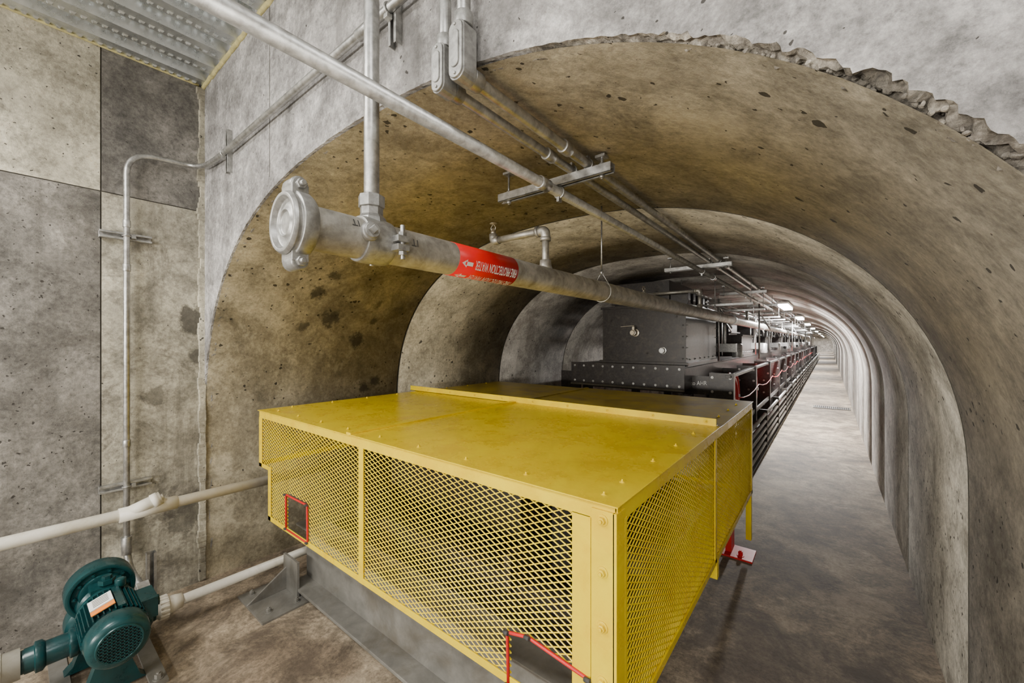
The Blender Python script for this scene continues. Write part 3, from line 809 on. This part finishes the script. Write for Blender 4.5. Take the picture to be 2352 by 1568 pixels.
# ------------------------------------------------------------------ clutter beyond the first cabinet
mb=MB()
for (xx,z) in ((-1.30,2.05),(-1.22,2.10),(-1.45,2.12),(-1.15,2.02)):
    mb.cyl((xx,5.2,z),(xx,40,z),.014,seg=10)
for k in range(22):
    y=5.4+k*1.1
    mb.box((-1.55,y,1.985),(-.70,y+.04,2.01),0)
    xx=random.choice((-1.5,-1.35,-1.12,-.8)); mb.cyl((xx,y+.3,1.30),(xx,y+.3,2.1),.012,seg=10)
    mb.tube(fillet([(xx,y+.3,2.0),(xx,y+.5,1.95),(xx+.12,y+.5,1.72)],.06),.011,8)
    for s_ in (-1.5,-.72): mb.cyl((s_,y+.02,2.0),(s_,y+.02,crown(s_)-.001),.004,seg=6)
mb.make('overhead_pipe_rack',[M_galv])
mb=MB()
for k in range(10):
    y=6.3+k*2.9
    mb.box((-1.32,y,1.40),(-1.02,y+.10,1.52),0); mb.cyl((-1.17,y+.05,1.5),(-1.17,y+.05,1.80),.018,seg=10,m=1)
    mb.lathe((-1.05,y+.3,1.32),(0,0,1),[(0,.07),(.18,.07),(.2,.05)],20,0)
mb.make('actuator_units',[M_cast,M_galv],bevel=.003)
# floor drain grate
mb=MB()
mb.box((-.30,11.7,.0),(.38,12.1,.006),1)
for i in range(18): mb.box((-.29+i*.038,11.71,.005),(-.275+i*.038,12.09,.014),0)
mb.box((-.30,11.7,.0),(.38,11.72,.014),0); mb.box((-.30,12.08,.0),(.38,12.1,.014),0)
mb.make('floor_drain_grate',[M_beam,M_dark])
# text on the black plate
me=text_mesh('uc to AHR')
for v in me.vertices: v.co=(-1.13+v.co.x*.22,4.622,1.10+v.co.y*.045+v.co.x*.015)
me.materials.clear(); me.materials.append(M_white); ob=bpy.data.objects.new('chalk_note',me); scene.collection.objects.link(ob)

# ------------------------------------------------------------------ lights
def area(name,loc,rot,sx,sy,power,col=(1,1,1),parent=None):
    l=bpy.data.lights.new(name,'AREA'); l.shape='RECTANGLE'; l.size=sx; l.size_y=sy; l.energy=power; l.color=col
    o=bpy.data.objects.new(name,l); o.location=loc; o.rotation_euler=rot; scene.collection.objects.link(o)
    if parent: o.parent=parent
    return o
def fixture(x,y,z,Lx,Ly,power,col):
    q=MB(); q.box((x-Lx/2,y-Ly/2,z),(x+Lx/2,y+Ly/2,z+.035),0)
    q.box((x-Lx/2+.008,y-Ly/2+.01,z-.04),(x+Lx/2-.008,y+Ly/2-.01,z),1)
    o=q.make('fluorescent_light_fixture',[M_white,M_tube],bevel=.006)
    area('lamp',(x,y,z-.055),(0,0,0),Lx,Ly,power,col,o)
for y,pw in ((8.9,290),(13.5,240),(18.5,230),(24.5,230),(32,240),(42,260),(53,280),(63,280),(72,280)):
    fixture(-.63,y,2.20,.16,1.2,pw,(1,.98,.96))
fixture(-2.0,-1.0,3.08,1.2,.25,75,(1,.95,.87))
fixture(.6,-.6,3.08,1.2,.25,26,(1,.96,.92))
# added fill lights on the unseen wall behind, to brighten the tunnel
def wall_fill(x,z,power):
    q=MB(); q.box((x-.6,-3.2,z-.12),(x+.6,-3.16,z+.12),0); q.box((x-.58,-3.16,z-.10),(x+.58,-3.12,z+.10),1)
    o=q.make('wall_fill_light',[M_white,M_tube],bevel=.006)
    area('lamp',(x,-3.10,z),(math.radians(90),0,0),1.2,.24,power,(1,.95,.86),o)
wall_fill(-2.1,1.4,95); wall_fill(-.5,1.4,75); wall_fill(1.6,1.4,35)
wld=bpy.data.worlds.new('World'); scene.world=wld; wld.use_nodes=True
wld.node_tree.nodes['Background'].inputs[0].default_value=(.5,.5,.5,1); wld.node_tree.nodes['Background'].inputs[1].default_value=.3

# ------------------------------------------------------------------ camera
cam=bpy.data.cameras.new('camera'); cam.lens=14.05; cam.sensor_width=36; cam.clip_start=.02; cam.clip_end=300
co=bpy.data.objects.new('camera',cam); co.location=(0,0,CAMZ); co.rotation_euler=(math.radians(90),0,math.radians(38.45)); scene.collection.objects.link(co)
scene.camera=co
